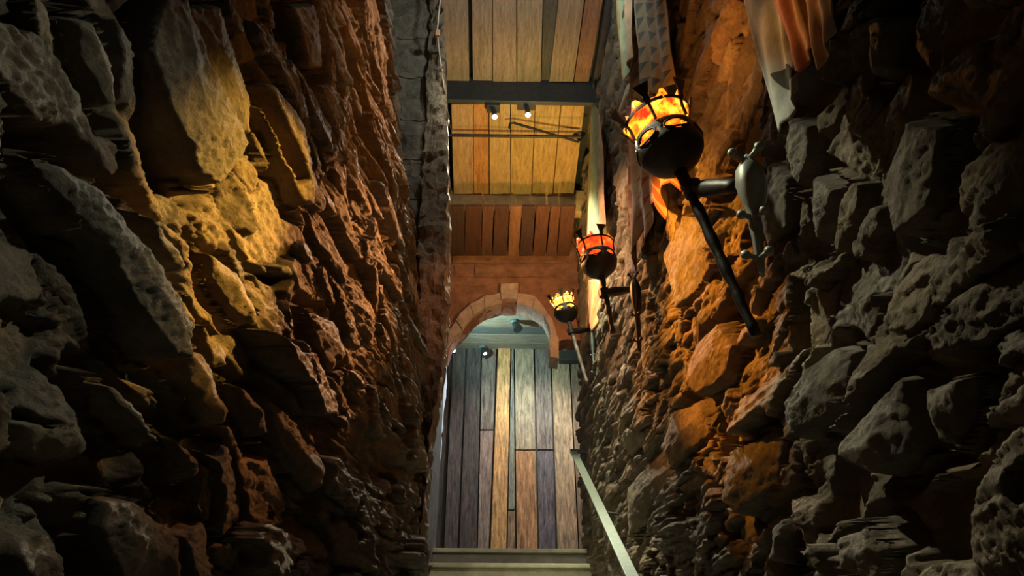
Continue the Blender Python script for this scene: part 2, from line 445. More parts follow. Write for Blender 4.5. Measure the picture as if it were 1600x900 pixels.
LEFT = [
 ([(18,240),(60,245),(120,285),(160,345),(215,430),(250,520),(245,580),(215,575),(165,500),(120,400),(60,330),(20,285)], 0.045, 0.15, 0.1, 0.62),
 ([(215,-20),(262,-20),(300,110),(345,215),(335,260),(305,298),(265,270),(235,180),(205,80)], 0.05, 0.1, 0.1, 0.55),
 ([(385,130),(402,118),(440,190),(462,290),(460,330),(440,320),(405,230),(385,170)], 0.05, 0.1, 0.1, 0.8),
 ([(75,20),(110,20),(150,120),(150,180),(130,180),(85,90)], 0.03, 0.1, 0.1, 0.4),
 ([(130,760),(180,770),(245,830),(245,930),(150,930),(120,830)], 0.035, 0.1, 0.0, 0.3),
 ([(255,530),(290,545),(330,640),(320,680),(295,660),(262,600)], 0.03, 0.1, 0.1, 0.8),
 ([(300,380),(345,420),(375,490),(370,515),(340,500),(305,440)], 0.03, 0.1, 0.1, 0.8),
 ([(180,310),(210,330),(260,410),(255,440),(225,420),(185,350)], 0.03, 0.0, 0.1, 0.7),
 ([(465,475),(505,500),(520,560),(500,590),(475,540)], 0.03, 0.1, 0.0, 0.2),
 ([(400,600),(440,660),(480,730),(470,780),(430,730),(400,660)], 0.035, 0.1, 0.1, 0.2),
 ([(350,590),(390,620),(400,690),(375,690),(355,650)], 0.025, 0.1, 0.1, 0.1),
 ([(110,580),(150,590),(215,680),(205,710),(140,650)], 0.03, 0.1, 0.1, 0.35),
 ([(240,670),(285,700),(290,750),(265,760),(245,720)], 0.02, 0.0, 0.1, 0.4),
 ([(430,0),(470,0),(485,110),(470,115),(440,60)], 0.03, 0.1, 0.1, 0.3),
 ([(270,0),(325,0),(368,150),(375,220),(350,215),(300,90)], 0.02, 0.1, 0.1, 0.5),
 ([(343,-5),(362,-5),(377,39),(367,40)], -0.08, 0, 0, 0),
 ([(422,-5),(440,-5),(463,89),(469,120),(453,99),(432,42)], -0.09, 0, 0, 0),
 ([(385,120),(401,141),(416,198),(445,281),(435,290),(414,235),(388,165)], -0.09, 0, 0, 0),
 ([(469,177),(495,234),(502,275),(489,270),(471,210)], -0.08, 0, 0, 0),
 ([(364,354),(401,412),(416,427),(448,432),(437,453),(401,438),(364,396)], -0.08, 0, 0, 0),
 ([(224,172),(260,219),(291,302),(255,292),(224,208)], -0.08, 0, 0, 0),
 ([(166,323),(193,333),(240,458),(215,440)], -0.07, 0, 0, 0),
 ([(470,330),(480,330),(492,395),(484,400)], -0.08, 0, 0, 0),
 ([(560,330),(568,335),(578,420),(570,420)], -0.08, 0, 0, 0),
 ([(350,560),(370,575),(390,640),(378,640)], -0.07, 0, 0, 0),
 ([(430,520),(440,520),(466,600),(455,600)], -0.08, 0, 0, 0),
 ([(500,560),(508,560),(520,650),(512,655)], -0.08, 0, 0, 0),
]
RIGHT = [
 ([(1320,535),(1345,545),(1345,610),(1335,640),(1280,700),(1268,630),(1290,570)], 0.045, 0.3, 0.1, 0.6),
 ([(1430,575),(1450,600),(1475,700),(1400,750),(1360,715),(1365,680)], 0.05, 0.3, 0.1, 0.55),
 ([(1455,600),(1555,575),(1540,660),(1505,705),(1480,700)], 0.03, -0.2, 0.0, 0.1),
 ([(1345,830),(1390,810),(1425,860),(1400,920),(1350,900)], 0.04, 0.2, 0.1, 0.65),
 ([(1215,665),(1228,690),(1225,760),(1175,810),(1158,790),(1165,700)], 0.035, 0.2, 0.1, 0.6),
 ([(1140,500),(1160,540),(1150,590),(1110,625),(1095,600),(1110,540)], 0.05, 0.1, 0.1, 0.3),
 ([(1250,180),(1280,190),(1282,250),(1265,300),(1245,260)], 0.03, 0.1, 0.1, 0.6),
 ([(1290,270),(1320,290),(1310,350),(1295,400),(1285,330)], 0.03, 0.1, 0.1, 0.6),
 ([(1440,180),(1500,190),(1490,330),(1430,380),(1405,300)], 0.04, 0.1, 0.0, 0.2),
 ([(1065,640),(1100,620),(1110,680),(1060,740),(1050,700)], 0.03, 0.1, 0.1, 0.3),
 ([(1240,800),(1250,830),(1245,890),(1220,880),(1225,820)], 0.03, 0.2, 0.1, 0.6),
 ([(1380,20),(1410,30),(1400,110),(1385,140),(1375,90)], 0.03, 0.1, 0.1, 0.5),
 ([(1000,760),(1040,690),(1050,740),(1020,800),(1000,850)], 0.03, 0.2, 0.1, 0.4),
 ([(1080,330),(1120,350),(1105,440),(1065,490),(1055,400)], 0.02, 0.1, 0.1, 0.6),
 ([(1345,520),(1370,540),(1365,640),(1345,660)], -0.08, 0, 0, 0),
 ([(1290,720),(1345,650),(1350,760),(1310,860),(1285,830)], -0.07, 0, 0, 0),
 ([(1440,770),(1560,710),(1570,880),(1450,880)], -0.07, 0, 0, 0),
 ([(1230,430),(1262,440),(1250,560),(1232,570)], -0.08, 0, 0, 0),
 ([(1130,640),(1150,600),(1150,700),(1125,740)], -0.07, 0, 0, 0),
 ([(1215,250),(1240,270),(1235,360),(1210,400),(1195,330)], 0.02, 0.1, 0.1, 0.6),
]
wl = rough_wall('wall_left', baseL, -1, 3.5, LEFT, 11)
wr = rough_wall('wall_right', baseR, 1, 6.28, RIGHT, 23)

# ---------------------------------------------------------------- other structure
def structure(o): o['kind'] = 'structure'; return o
LAND = EYE.z + 1.18
STEPY, RISE, RUN = 6.0, 0.16, 0.28

# masonry return of the left wall, facing down the stairs
def courses(name, px_outer, px_inner, Y, back, mat, cuts):
    mb = MB()
    ys = cuts
    for a, b in zip(ys[:-1], ys[1:]):
        a2, b2 = a + 0.8, b - 0.8
        xo = lambda y: np.interp(y, [p[1] for p in px_outer], [p[0] for p in px_outer])
        xi = lambda y: np.interp(y, [p[1] for p in px_inner], [p[0] for p in px_inner])
        j = random.uniform(-0.02, 0.012)
        p = [atY(xo(a2), a2, Y + j), atY(xi(a2) + random.uniform(-1.5, 1), a2, Y + j), atY(xi(b2) + random.uniform(-1.5, 1), b2, Y + j), atY(xo(b2), b2, Y + j)]
        mb.prism(p, (0, back, 0))
    # mortar core
    P = [atY(xo(ys[0]), ys[0], Y + .02), atY(xi(ys[0]) - 3, ys[0], Y + .02)]
    P += [atY(xi(y) - 3, y, Y + .02) for y in ys[1:]] + [atY(xo(y), y, Y + .02) for y in ys[::-1][:-1]]
    mb.prism(P, (0, back, 0))
    return mb.build(name, mat, bevel=0.008)
structure(courses('wall_left_return', [(560, -90), (575, 300), (600, 900)],
        [(688, -90), (690, 0), (696, 150), (699, 400), (696, 520), (676, 620), (664, 750), (654, 900)],
        3.5, 0.35, BLOCK, [-90, -20, 60, 122, 188, 250, 312, 380, 450, 532, 600, 680, 760, 830, 900]))
roughen(bpy.data.objects['wall_left_return'], 0.022, 0.016, 8)
mb = MB()
ro = [(676, -90), (672, 60), (667, 150), (661, 250), (654, 340), (655, 450), (655, 560), (656, 640), (650, 760), (640, 900)]
ri = [(689, -90), (691, 60), (696, 150), (698, 250), (700, 340), (699, 450), (689, 560), (677, 640), (665, 760), (654, 900)]
for k in range(len(ro) - 1):
    a, b, c, d = ro[k], ro[k + 1], ri[k + 1], ri[k]
    mb.prism([atY(*a, 3.46), atY(*b, 3.46), atY(*c, 3.40), atY(*d, 3.40)], (0, 0.2, 0))
_r = mb.build('wall_left_rib', ROCK); structure(roughen(_r, 0.018, 0.022, 10))
_t = _r.data.attributes.new('tone', 'FLOAT', 'POINT'); _t.data.foreach_set('value', np.full(len(_r.data.vertices), 0.7, np.float32))
mb = MB(); mb.box((-1.15, 3.8, 2.0), (-0.44, 6.35, 6.3)); structure(mb.build('wall_left_far', BLOCK))

# ceilings: boards in steps
def tint_build(mb_faces, name, mat):
    """mb_faces: list of (lo, hi, tint, jit)"""
    me = bpy.data.meshes.new(name); bm = bmesh.new(); lay = bm.loops.layers.float_color.new('tint')
    for lo, hi, tint, poly in mb_faces:
        if poly is None:
            x0, y0, z0 = lo; x1, y1, z1 = hi
            vs = [bm.verts.new(p) for p in ((x0,y0,z0),(x1,y0,z0),(x1,y1,z0),(x0,y1,z0),(x0,y0,z1),(x1,y0,z1),(x1,y1,z1),(x0,y1,z1))]
        else:
            vec = Vector(hi); vs = [bm.verts.new(p) for p in poly] + [bm.verts.new(Vector(p) + vec) for p in poly]
        for f in ((0,3,2,1),(4,5,6,7),(0,1,5,4),(1,2,6,5),(2,3,7,6),(3,0,4,7)):
            fc = bm.faces.new([vs[i] for i in f])
            for l in fc.loops: l[lay] = (*tint, 1)
    bmesh.ops.recalc_face_normals(bm, faces=bm.faces)
    bm.to_mesh(me); bm.free(); me.materials.append(mat)
    o = bpy.data.objects.new(name, me); link(o)
    b = o.modifiers.new('bevel', 'BEVEL'); b.width = 0.003; b.segments = 1; b.limit_method = 'ANGLE'
    return o
def lerp(a, b, t): return a + (b - a) * t
def boards_on_ceiling(name, Z, y0px, y1px, rows, mat, thick=0.03, ext=0.0):
    """rows: (x at y0 left, right, x at y1 left, right, tint, drop)"""
    fs = []
    for (a0, b0, a1, b1, tint, drop) in rows:
        z = Z + drop
        A, B = atZ(a0, y0px, z), atZ(b0, y0px, z); C, D = atZ(b1, y1px, z), atZ(a1, y1px, z)
        if ext:
            A = A + (A - D) * ext; B = B + (B - C) * ext
        for p in (A, B, C, D): p.z = z
        fs.append((None, (0, 0, thick), tint, [A, B, C, D]))
    return tint_build(fs, name, mat)
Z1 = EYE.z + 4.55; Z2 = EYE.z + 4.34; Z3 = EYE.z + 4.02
T1 = (0.42, 0.33, 0.23)
structure(boards_on_ceiling('ceiling', Z1, 0, 128, [
    (690, 731, 697, 733, (0.34, 0.29, 0.25), 0), (737, 769, 739, 769, (0.35, 0.29, 0.24), 0.01), (770, 806.5, 770, 807, (0.37, 0.30, 0.24), 0),
    (808, 848, 808, 845, (0.34, 0.29, 0.22), 0.006), (849, 872, 846, 858, (0.10, 0.10, 0.09), 0.03), (873, 913, 858, 896, (0.34, 0.27, 0.20), 0.0),
    (915, 942, 897, 920, (0.30, 0.17, 0.11), 0.008)], WOODY, ext=1.1))
o = boards_on_ceiling('ceiling', Z2, 163, 306, [
    (705, 739, 709, 739, (0.46, 0.33, 0.22), 0), (740, 763, 740, 763.5, (0.50, 0.27, 0.12), 0.004), (764.5, 797, 765, 797.5, (0.50, 0.38, 0.20), 0),
    (798.5, 836, 798.5, 830, (0.50, 0.38, 0.17), 0.004), (837, 876, 831, 863, (0.50, 0.37, 0.16), 0), (877, 914, 864, 896, (0.50, 0.36, 0.16), 0.006)], WOODY, ext=0.0)
structure(o)
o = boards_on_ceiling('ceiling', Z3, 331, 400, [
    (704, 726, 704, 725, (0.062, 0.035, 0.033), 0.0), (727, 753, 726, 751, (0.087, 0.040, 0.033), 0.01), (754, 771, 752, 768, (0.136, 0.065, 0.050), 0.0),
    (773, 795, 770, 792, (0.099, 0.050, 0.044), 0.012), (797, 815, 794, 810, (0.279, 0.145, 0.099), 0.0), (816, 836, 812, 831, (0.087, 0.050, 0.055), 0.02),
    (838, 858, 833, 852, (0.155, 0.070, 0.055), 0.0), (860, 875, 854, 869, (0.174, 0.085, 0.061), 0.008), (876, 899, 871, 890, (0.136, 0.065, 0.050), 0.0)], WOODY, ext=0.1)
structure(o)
mb = MB(); mb.box((-1.3, -1.7, Z1 + 0.08), (1.3, 6.6, Z1 + 0.2)); structure(mb.build('ceiling_slab', DARKM))
# beam faces between the steps of the ceiling
B1Y = atZ(800, 128, Z1).y
mb = MB(); mb.box((-0.95, B1Y, atY(800, 157, B1Y).z), (1.0, B1Y + 0.02, Z1 + 0.09)); mb.box((-0.95, B1Y - 0.006, atY(800, 157, B1Y).z - 0.012), (1.0, B1Y + 0.035, atY(800, 157, B1Y).z + 0.004))
structure(mb.build('ceiling_beam', DARKM, bevel=0.004))
B2Y = atZ(800, 306, Z2).y
mb = MB(); mb.box((-0.75, B2Y, atY(800, 330, B2Y).z), (1.0, B2Y + 0.10, Z2 + 0.09), jit=0.004)
structure(mb.build('ceiling_beam', TAN, bevel=0.012))
# dark side fillers above the boards
mb = MB(); mb.box((0.79, 1.0, Z1 - 0.06), (0.92, B1Y, Z1 + 0.09)); mb.box((-0.95, 3.85, Z2), (-0.42, 6.3, Z1 + 0.09)); mb.box((-0.95, -1.5, Z1 + 0.03), (-0.42, 3.9, Z1 + 0.09))
structure(mb.build('ceiling_edge', DARKM))

# arch wall
AY = 6.3
def P(px, py, Y=AY): return atY(px, py, Y)
inner = [(690, 700), (697, 620), (699, 556), (704, 540), (711, 528), (728, 511), (740, 496), (757, 485), (784, 476), (807, 476), (833, 482), (850, 494), (859, 511), (859, 560)]
mb = MB()
thick = (0, 0.22, 0)
# wall around the opening, as quads from the arch line up to the ceiling
top = 395
for a, b in zip(inner[:-1], inner[1:]):
    if a[0] == b[0]: continue
    if b[1] > 556 - 1 and a[1] >= 556: continue
    ta, tb = P(a[0], top), P(b[0], top)
    mb.prism([P(*a), P(*b), tb, ta], thick)
L0, R0 = P(699, 556), P(859, 560)
mb.prism([Vector((-1.0, AY, LAND - 0.3)), Vector((P(668, 857).x, AY, LAND - 0.3)), P(683, 640), P(692, 560), L0, P(699, top), Vector((-1.0, AY, P(699, top).z))], thick)
mb.prism([R0, P(873, 560), P(873, 534), P(886, 530), Vector((1.2, AY, P(890, 530).z)), Vector((1.2, AY, P(859, top).z)), P(859, top)], thick)
mb.prism([P(560, 398), P(1000, 398), P(1000, 330), P(560, 330)], thick)
wa = roughen(structure(mb.build('wall_far', PLASTER)), 0.03, 0.012, 6)
# raised blocks on the face
mb = MB()
for (x0, x1, y0, y1, dpt) in ((708, 884, 402, 413, 0.03), (710, 741, 417, 434, 0.012), (743, 868, 417, 434, 0.02), (700, 760, 437, 447, 0.006), (812, 872, 437, 462, 0.008)):
    mb.prism([P(x0, y1, AY), P(x1, y1, AY), P(x1, y0, AY), P(x0, y0, AY)], (0, -dpt, 0))
roughen(structure(mb.build('wall_far_coursing', PLASTER)), 0.03, 0.010, 7)
# voussoirs round the arch
outer = [(694, 531), (702, 517), (713, 503), (722, 491), (735, 479), (757, 466), (784, 460), (808, 460), (835, 466), (853, 488), (866, 510), (872, 534), (873, 563)]
inn2 = [(700, 546), (711, 529), (722, 518), (731, 508), (740, 496), (757, 485), (784, 477), (807, 477), (833, 484), (850, 495), (859, 512), (859, 534), (859, 561)]
mb = MB()
for i in range(len(outer) - 1):
    d = (0.05, 0.035, 0.055, 0.04, 0.05, 0.045, 0.075, 0.045, 0.04, 0.04, 0.04, 0.04)[i]
    e = 0.4 if i > 7 else 1.0
    if i == 6:
        q = [P(783, 472.5), P(808, 472.5), P(809, 449), P(782, 449)]
    else:
        q = [P(*inn2[i]), P(*inn2[i + 1]), P(*outer[i + 1]), P(*outer[i])]
        c = sum(q, Vector()) / 4
        if i < 8: q = [c + (p - c) * 0.965 for p in q]
    mb.prism([p + Vector((0, -d, 0)) for p in q], (0, d + 0.2, 0))
roughen(structure(mb.build('trim_1', ARCHST)), 0.02, 0.010, 9)
# ragged plaster jamb on the left of the arch
mb = MB(); prev = None
pts = [(700, 470, 6), (699, 500, 7), (697, 532, 7), (698, 560, 7), (697, 600, 8), (693, 640, 9), (690, 680, 9), (687, 720, 9), (683, 760, 10), (681, 800, 10), (677, 840, 11), (675, 870, 11)]
sub = []
for (a, b) in zip(pts[:-1], pts[1:]):
    for k in range(4):
        t = k / 4; sub.append((lerp(a[0], b[0], t) + random.uniform(-1.3, 1.3), lerp(a[1], b[1], t), lerp(a[2], b[2], t)))
sub.append(pts[-1])
rows = []
for (x, y, wd) in sub:
    Y = AY - 0.05
    rows.append([mb.bm.verts.new(atY(x - wd * 1.7, y, Y + 0.03)), mb.bm.verts.new(atY(x - wd * 1.1, y, Y - 0.03 + random.uniform(-.01, .01))),
                 mb.bm.verts.new(atY(x - wd * .8, y, Y)), mb.bm.verts.new(atY(x + 1, y, Y + 0.40)), mb.bm.verts.new(atY(x - wd * 1.5, y, Y) + Vector((0, 0.3, 0)))])
for a, b in zip(rows[:-1], rows[1:]):
    for k in range(5): mb.bm.faces.new((a[k], a[(k + 1) % 5], b[(k + 1) % 5], b[k]))
mb.bm.faces.new(rows[0]); mb.bm.faces.new(rows[-1][::-1])
structure(mb.build('trim_2', plain('pale_plaster', (0.50, 0.50, 0.52), 0.7, 0, 14, 0.25, 0.7, 0.01), smooth=False))

# room beyond
BY = 8.0; ZC = EYE.z + 3.88
fs = []
pl = [(655, 686.5, 655, 668, (0.20, 0.20, 0.23), 0), (687.5, 696, 705, 679.5, (0.07, 0.07, 0.08), 0.01)]
# (x at y=857 left,right ; x at y=545 left,right ; tint)
V = [(640, 677, 668, 699, (0.09, 0.08, 0.085)), (678.5, 686, 700, 706.5, (0.07, 0.06, 0.06)), (693, 715, 707.5, 728, (0.12, 0.11, 0.12)),
     (717, 745, 729.5, 752, (0.11, 0.10, 0.11)), (746, 764, 753, 776, (0.42, 0.33, 0.29)), (766, 791.5, 778, 798, (0.80, 0.50, 0.24)),
     (792.5, 805.5, 799, 803, (0.34, 0.28, 0.20)), (807, 840.5, 804, 834, (0.50, 0.34, 0.23)), (842, 869, 835.5, 860, (0.30, 0.25, 0.25)),
     (871, 904, 861.5, 889, (0.62, 0.47, 0.33)), (905, 945, 890, 925, (0.36, 0.27, 0.20)), (946, 980, 926, 955, (0.3, 0.24, 0.18))]
def plank_v(a0, b0, a1, b1, tint, ylo=870, yhi=538, Y=BY, off=0.0):
    f = lambda y: (857 - y) / (857 - 545)
    a0 += 0.5; b0 -= 0.5; a1 += 0.4; b1 -= 0.4
    xl = lambda y: lerp(a0, a1, f(y)); xr = lambda y: lerp(b0, b1, f(y))
    q = [atY(xl(ylo), ylo, Y + off), atY(xr(ylo), ylo, Y + off), atY(xr(yhi), yhi, Y + off), atY(xl(yhi), yhi, Y + off)]
    return (None, (0, 0.03, 0), tint, q)
for i, v in enumerate(V):
    off = (0, .012, 0, .006, .01, -.004, .012, 0, .008, -.004, 0, 0)[i]
    if i == 4:
        fs.append(plank_v(*v[:4], (0.24, 0.21, 0.20), 671, 538, off=off)); fs.append(plank_v(*v[:4], (0.36, 0.30, 0.29), 870, 673, off=off - .006))
    elif i == 6:
        fs.append(plank_v(*v[:4], (0.30, 0.33, 0.31), 796, 538, off=off)); fs.append(plank_v(*v[:4], (0.40, 0.30, 0.22), 870, 798, off=off - .006))
    elif i == 7:
        fs.append(plank_v(*v[:4], (0.48, 0.42, 0.32), 702, 538, off=off)); fs.append(plank_v(*v[:4], (0.62, 0.36, 0.20), 870, 704, off=off - .008))
    elif i == 8:
        fs.append(plank_v(*v[:4], (0.33, 0.28, 0.26), 702, 538, off=off)); fs.append(plank_v(*v[:4], (0.22, 0.21, 0.26), 870, 704, off=off - .008))
    else: fs.append(plank_v(*v, off=off))
structure(tint_build(fs, 'wall_back', WOODZ))
mb = MB(); mb.box((-1.5, BY + 0.06, LAND - 0.3), (1.6, BY + 0.16, ZC + 0.2)); structure(mb.build('wall_back_lining', DARKM))
fs = []
yy = [(470, 489, (0.40, 0.38, 0.33)), (489.8, 501, (0.42, 0.40, 0.34)), (501.6, 511, (0.42, 0.36, 0.28)), (512, 522.5, (0.17, 0.19, 0.20)), (523.5, 536, (0.42, 0.38, 0.33)), (536.8, 546.5, (0.36, 0.32, 0.27))]
for a, b, t in yy:
    ya, yb = atZ(800, a, ZC).y, atZ(800, b, ZC).y
    if a == 470: ya = 6.55
    fs.append(((-1.4, ya, ZC + random.uniform(0, .01)), (1.5, yb, ZC + 0.03), t, None))
structure(tint_build(fs, 'ceiling_room', WOODX))
mb = MB(); mb.box((-1.4, 6.5, ZC + 0.03), (1.5, 8.1, ZC + 0.1)); structure(mb.build('ceiling_room_slab', DARKM))
mb = MB(); mb.box((-1.45, 6.5, LAND - 0.3), (-1.35, 8.1, ZC + 0.1)); mb.box((1.45, 6.5, LAND - 0.3), (1.55, 8.1, ZC + 0.1)); structure(mb.build('wall_side', BLOCK))
# dark lintel post right of the arch leg
q = [atY(874, 547, 7.86), atY(905, 547, 7.86), atY(905, 563, 7.86), atY(874, 563, 7.86)]
mb = MB(); mb.prism(q, (0, 0.1, 0)); structure(mb.build('trim_3', plain('weathered_dark_wood', (0.05, 0.045, 0.04), 0.8)))

# floors and stair
mb = MB(); mb.box((-1.4, -1.7, -0.1), (1.3, 1.1, 0.0)); structure(mb.build('floor', FLOORM))
mb = MB(); mb.box((-1.4, STEPY + 0.02, LAND - 0.12), (1.5, 8.1, LAND - 0.004)); structure(mb.build('floor_landing', FLOORM))
st = empty('staircase', (0.15, 1.2, 0), 'pale worn board staircase rising to the plank-walled room beyond the arch', 'stairs')
k = 0
while LAND - k * RISE > 0.02:
    z = LAND - k * RISE; y = STEPY - k * RUN
    b = MB(); b.box((-0.50, y, z - 0.032), (0.80, y + RUN + 0.03 if k else y + 0.3, z))
    b.build('tread', TREAD, st, bevel=0.006).location = -st.location
    b = MB(); b.box((-0.50, y + 0.025, z - RISE), (0.80, y + 0.05, z - 0.033))
    b.build('riser', TREAD, st, bevel=0.003).location = -st.location
    k += 1

# ---------------------------------------------------------------- torches
def T(px, py, Y): return atY(px, py, Y)
def torch(Y, bowl_bottom, pole_bot, arm_in, arm_out, Rb, label, flame_mat, plate_pts, plate_mat, glow, gcol, tips=6, spin=0.3, polemat=IRON, open_low=False):
    """bowl_bottom, pole_bot etc. are points; the torch leans out from the wall"""
    root = empty('wall_torch', arm_out, label, 'torch', 'iron basket torches along the right wall')
    inv = Matrix.Translation(-Vector(arm_out))
    ax = (Vector(bowl_bottom) - Vector(pole_bot)).normalized()
    q = ax.to_track_quat('Z', 'Y').to_matrix().to_4x4()
    M = inv @ Matrix.Translation(bowl_bottom) @ q @ Matrix.Rotation(spin, 4, 'Z') @ Matrix.Scale(Rb, 4)
    # bowl: a deep pot, its wall pierced by round windows under the band
    mb = MB(); seg = 60
    prof = [(0.16, -0.02), (0.40, 0.08), (0.74, 0.34), (0.96, 0.64), (1.0, 0.80), (1.0, 0.86)]
    n1 = 6; rings = []
    outp = [(0.998, 0.93), (0.99, 1.00), (0.98, 1.07), (0.97, 1.14), (0.96, 1.21), (0.95, 1.28), (0.93, 1.42)]
    allp = prof + outp
    verts = [[mb.bm.verts.new((r * math.cos(2 * math.pi * k / seg), r * math.sin(2 * math.pi * k / seg), z)) for k in range(seg)] for r, z in allp]
    for i in range(len(allp) - 1):
        for kk in range(seg):
            if i >= len(prof) - 1 + 0 and i < len(allp) - 1:
                a = (kk + 0.5) / seg * 6 % 1 - 0.5; zc = (allp[i][1] + allp[i + 1][1]) / 2 - 1.08
                if (a / 0.36) ** 2 + (zc / 0.20) ** 2 < 1: continue
            mb.bm.faces.new((verts[i][kk], verts[i][(kk + 1) % seg], verts[i + 1][(kk + 1) % seg], verts[i + 1][kk]))
    bot = mb.bm.faces.new(verts[0][::-1])
    bo = mb.build('bowl', IRON, root, smooth=True, mw=M)
    so = bo.modifiers.new('solid', 'SOLIDIFY'); so.thickness = 0.05; so.offset = -1
    # window frames on the bowl
    for k in range(6):
        a0 = 2 * math.pi * k / 6 + math.pi / 6 * 0
        a0 = 2 * math.pi * (k + 0.5) / 6
        b = MB(); pts = []
        for j in range(19):
            t = 2 * math.pi * j / 18; da = math.cos(t) * 0.37 * 2 * math.pi / 6; z = 1.08 + 0.18 * math.sin(t)
            rr = 1.02 - 0.14 * (z - 0.86)
            pts.append((rr * math.cos(a0 + da), rr * math.sin(a0 + da), z))
        b.tube(pts, 0.035, 6, cap=False); b.build('window_rim', IRON, bo, smooth=True)
    # flame insert: a lumpy glowing dome
    b = MB(); R = random.Random(int(Y * 10))
    b.lathe([(0.02, 0.75), (0.5, 0.8), (0.80, 1.05), (0.86, 1.4), (0.85, 1.7), (0.90, 1.92), (0.97, 2.06), (1.00, 2.16), (0.6, 2.1), (0.3, 2.1), (0.02, 2.1)], 64)
    for v in b.bm.verts:
        a = math.atan2(v.co.y, v.co.x); r = math.hypot(v.co.x, v.co.y)
        f = 1 + 0.05 * math.sin(7 * a + 3 * v.co.z) + 0.04 * math.sin(13 * a - 5 * v.co.z)
        z = v.co.z + (0.26 * max(0, math.sin(9 * a + 1 + 0.8 * math.sin(3 * a))) if v.co.z > 2.12 and r > 0.8 else 0)
        v.co = Vector((v.co.x * f, v.co.y * f, z))
    b.build('flame', flame_mat, root, smooth=True, mw=M)
    # band, ribs, crown
    b = MB(); b.lathe([(1.0, 2.02), (1.04, 2.02), (1.04, 2.12), (1.0, 2.12)], 40, closed=True); band = b.build('band', IRON, root, mw=M)
    for k in range(6):
        a = 2 * math.pi * k / 6
        b = MB(); c, s = math.cos(a), math.sin(a)
        b.tube([(0.96 * c, 0.96 * s, 1.44), (0.97 * c, 0.97 * s, 1.80), (1.03 * c, 1.03 * s, 2.06)], 0.05, 6)
        b.build('rib', IRON, root, mw=M)
        b = MB()
        e1 = Vector((-s, c, 0)); rad = Vector((c, s, 0))
        def pt(u, t, o=0): return rad * (1.03 + 0.35 * t + o) + e1 * u + Vector((0, 0, 2.06 + t))
        poly = [pt(-.10, 0), pt(.10, 0), pt(.09, .18), pt(.25, .55), pt(-.25, .55), pt(-.09, .18)]
        b.prism(poly, rad * 0.05); b.build('crown_tab', IRON, root, mw=M)
    # shaft: rough square bar with knots
    b = MB(); A = Vector(pole_bot); Bp = Vector(bowl_bottom) + ax * Rb * 0.12; n = 18; pts = []; rs = []
    Lp = (Bp - A).length
    for i in range(n + 1):
        t = i / n; pts.append(A.lerp(Bp, t) + Vector((math.sin(i * 1.7) * .001, math.cos(i * 2.3) * .001, 0)))
        rs.append(Rb * (0.165 + 0.025 * math.sin(i * 2.1)) * (0.85 if t < 0.3 else 1) * (1.35 if t > 0.93 else 1))
    b.tube(pts, rs, 8); b.build('shaft', polemat, root, smooth=True, mw=inv)
    # arm
    b = MB(); ai, ao = Vector(arm_in), Vector(arm_out); dd = (ao - ai)
    b.tube([ai - dd * 0.06, ai + dd * .1, ai + dd * .35, ai + dd * .6, ai + dd * .85, ao], [Rb * .24, Rb * .2, Rb * .27, Rb * .25, Rb * .2, Rb * .18], 10)
    b.build('bracket_arm', IRON, root, smooth=True, mw=inv)
    b = MB(); b.tube([ai - ax * Rb * .2, ai + ax * Rb * .2], [Rb * .30, Rb * .30], 12); b.build('collar', IRON, root, mw=inv)
    # wall plate
    tp, bt = Vector(plate_pts[0]), Vector(plate_pts[1])
    d = bt - tp; Lz = d.length; dn = d.normalized(); nrm = Vector((-0.5, -0.85, 0)).normalized(); sidev = dn.cross(nrm).normalized()
    wd = plate_pts[2]
    prof = [(0.0, .22), (.05, .5), (.12, .9), (.25, 1.0), (.38, .75), (.5, .35), (.6, .42), (.72, .30), (.85, .26), (1.0, .12)]
    b = MB(); L1 = [tp + dn * Lz * t + sidev * wd * 0.5 * w_ for t, w_ in prof]; R1 = [tp + dn * Lz * t - sidev * wd * 0.5 * w_ for t, w_ in prof]
    Cn = [tp + dn * Lz * t + nrm * wd * 0.45 * w_ for t, w_ in prof]; Bk = [p - nrm * 0.03 for p in L1]; Bk2 = [p - nrm * 0.03 for p in R1]
    vv = [[b.bm.verts.new(p) for p in (l, c, r, b2, b1)] for l, c, r, b2, b1 in zip(L1, Cn, R1, Bk2, Bk)]
    for i in range(len(vv) - 1):
        for k in range(5): b.bm.faces.new((vv[i][k], vv[i][(k + 1) % 5], vv[i + 1][(k + 1) % 5], vv[i + 1][k]))
    b.bm.faces.new(vv[0]); b.bm.faces.new(vv[-1][::-1])
    plate = b.build('wall_plate', plate_mat, root, smooth=True, mw=inv)
    for t, sgn in ((0.02, 1), (0.02, -1), (0.52, 1), (0.52, -1), (0.86, 1), (0.86, -1)):
        c = tp + dn * Lz * (t - (0.05 if t < .1 else 0)) + sidev * wd * 0.5 * sgn * (0.9 if t < .1 else 0.75) + nrm * wd * .15
        m0 = tp + dn * Lz * (t + 0.03)
        b = MB(); b.tube([m0, m0.lerp(c, .6), c], [wd * .1, wd * .09, wd * .12], 8); b.sphere(c, wd * .17)
        b.build('knob', plate_mat, plate, smooth=True)
    # the lamp inside the basket
    pw = point('torch_lamp', Vector(bowl_bottom) + ax * Rb * 2.75, glow, gcol, 0.05)
    return root
FL1 = flame_material('torch_flame', 2.6, (1.0, 0.05, 0.01), (1.0, 0.50, 0.04), 0.9, 3.2)
FL2 = flame_material('torch_flame_red', 3.0, (1.0, 0.035, 0.01), (1.0, 0.20, 0.03), 0.8, 1.3)
FL3 = flame_material('torch_flame_bright', 2.2, (1.0, 0.20, 0.03), (1.0, 0.66, 0.25), 1.4, 8.0)
Y1 = 1.75
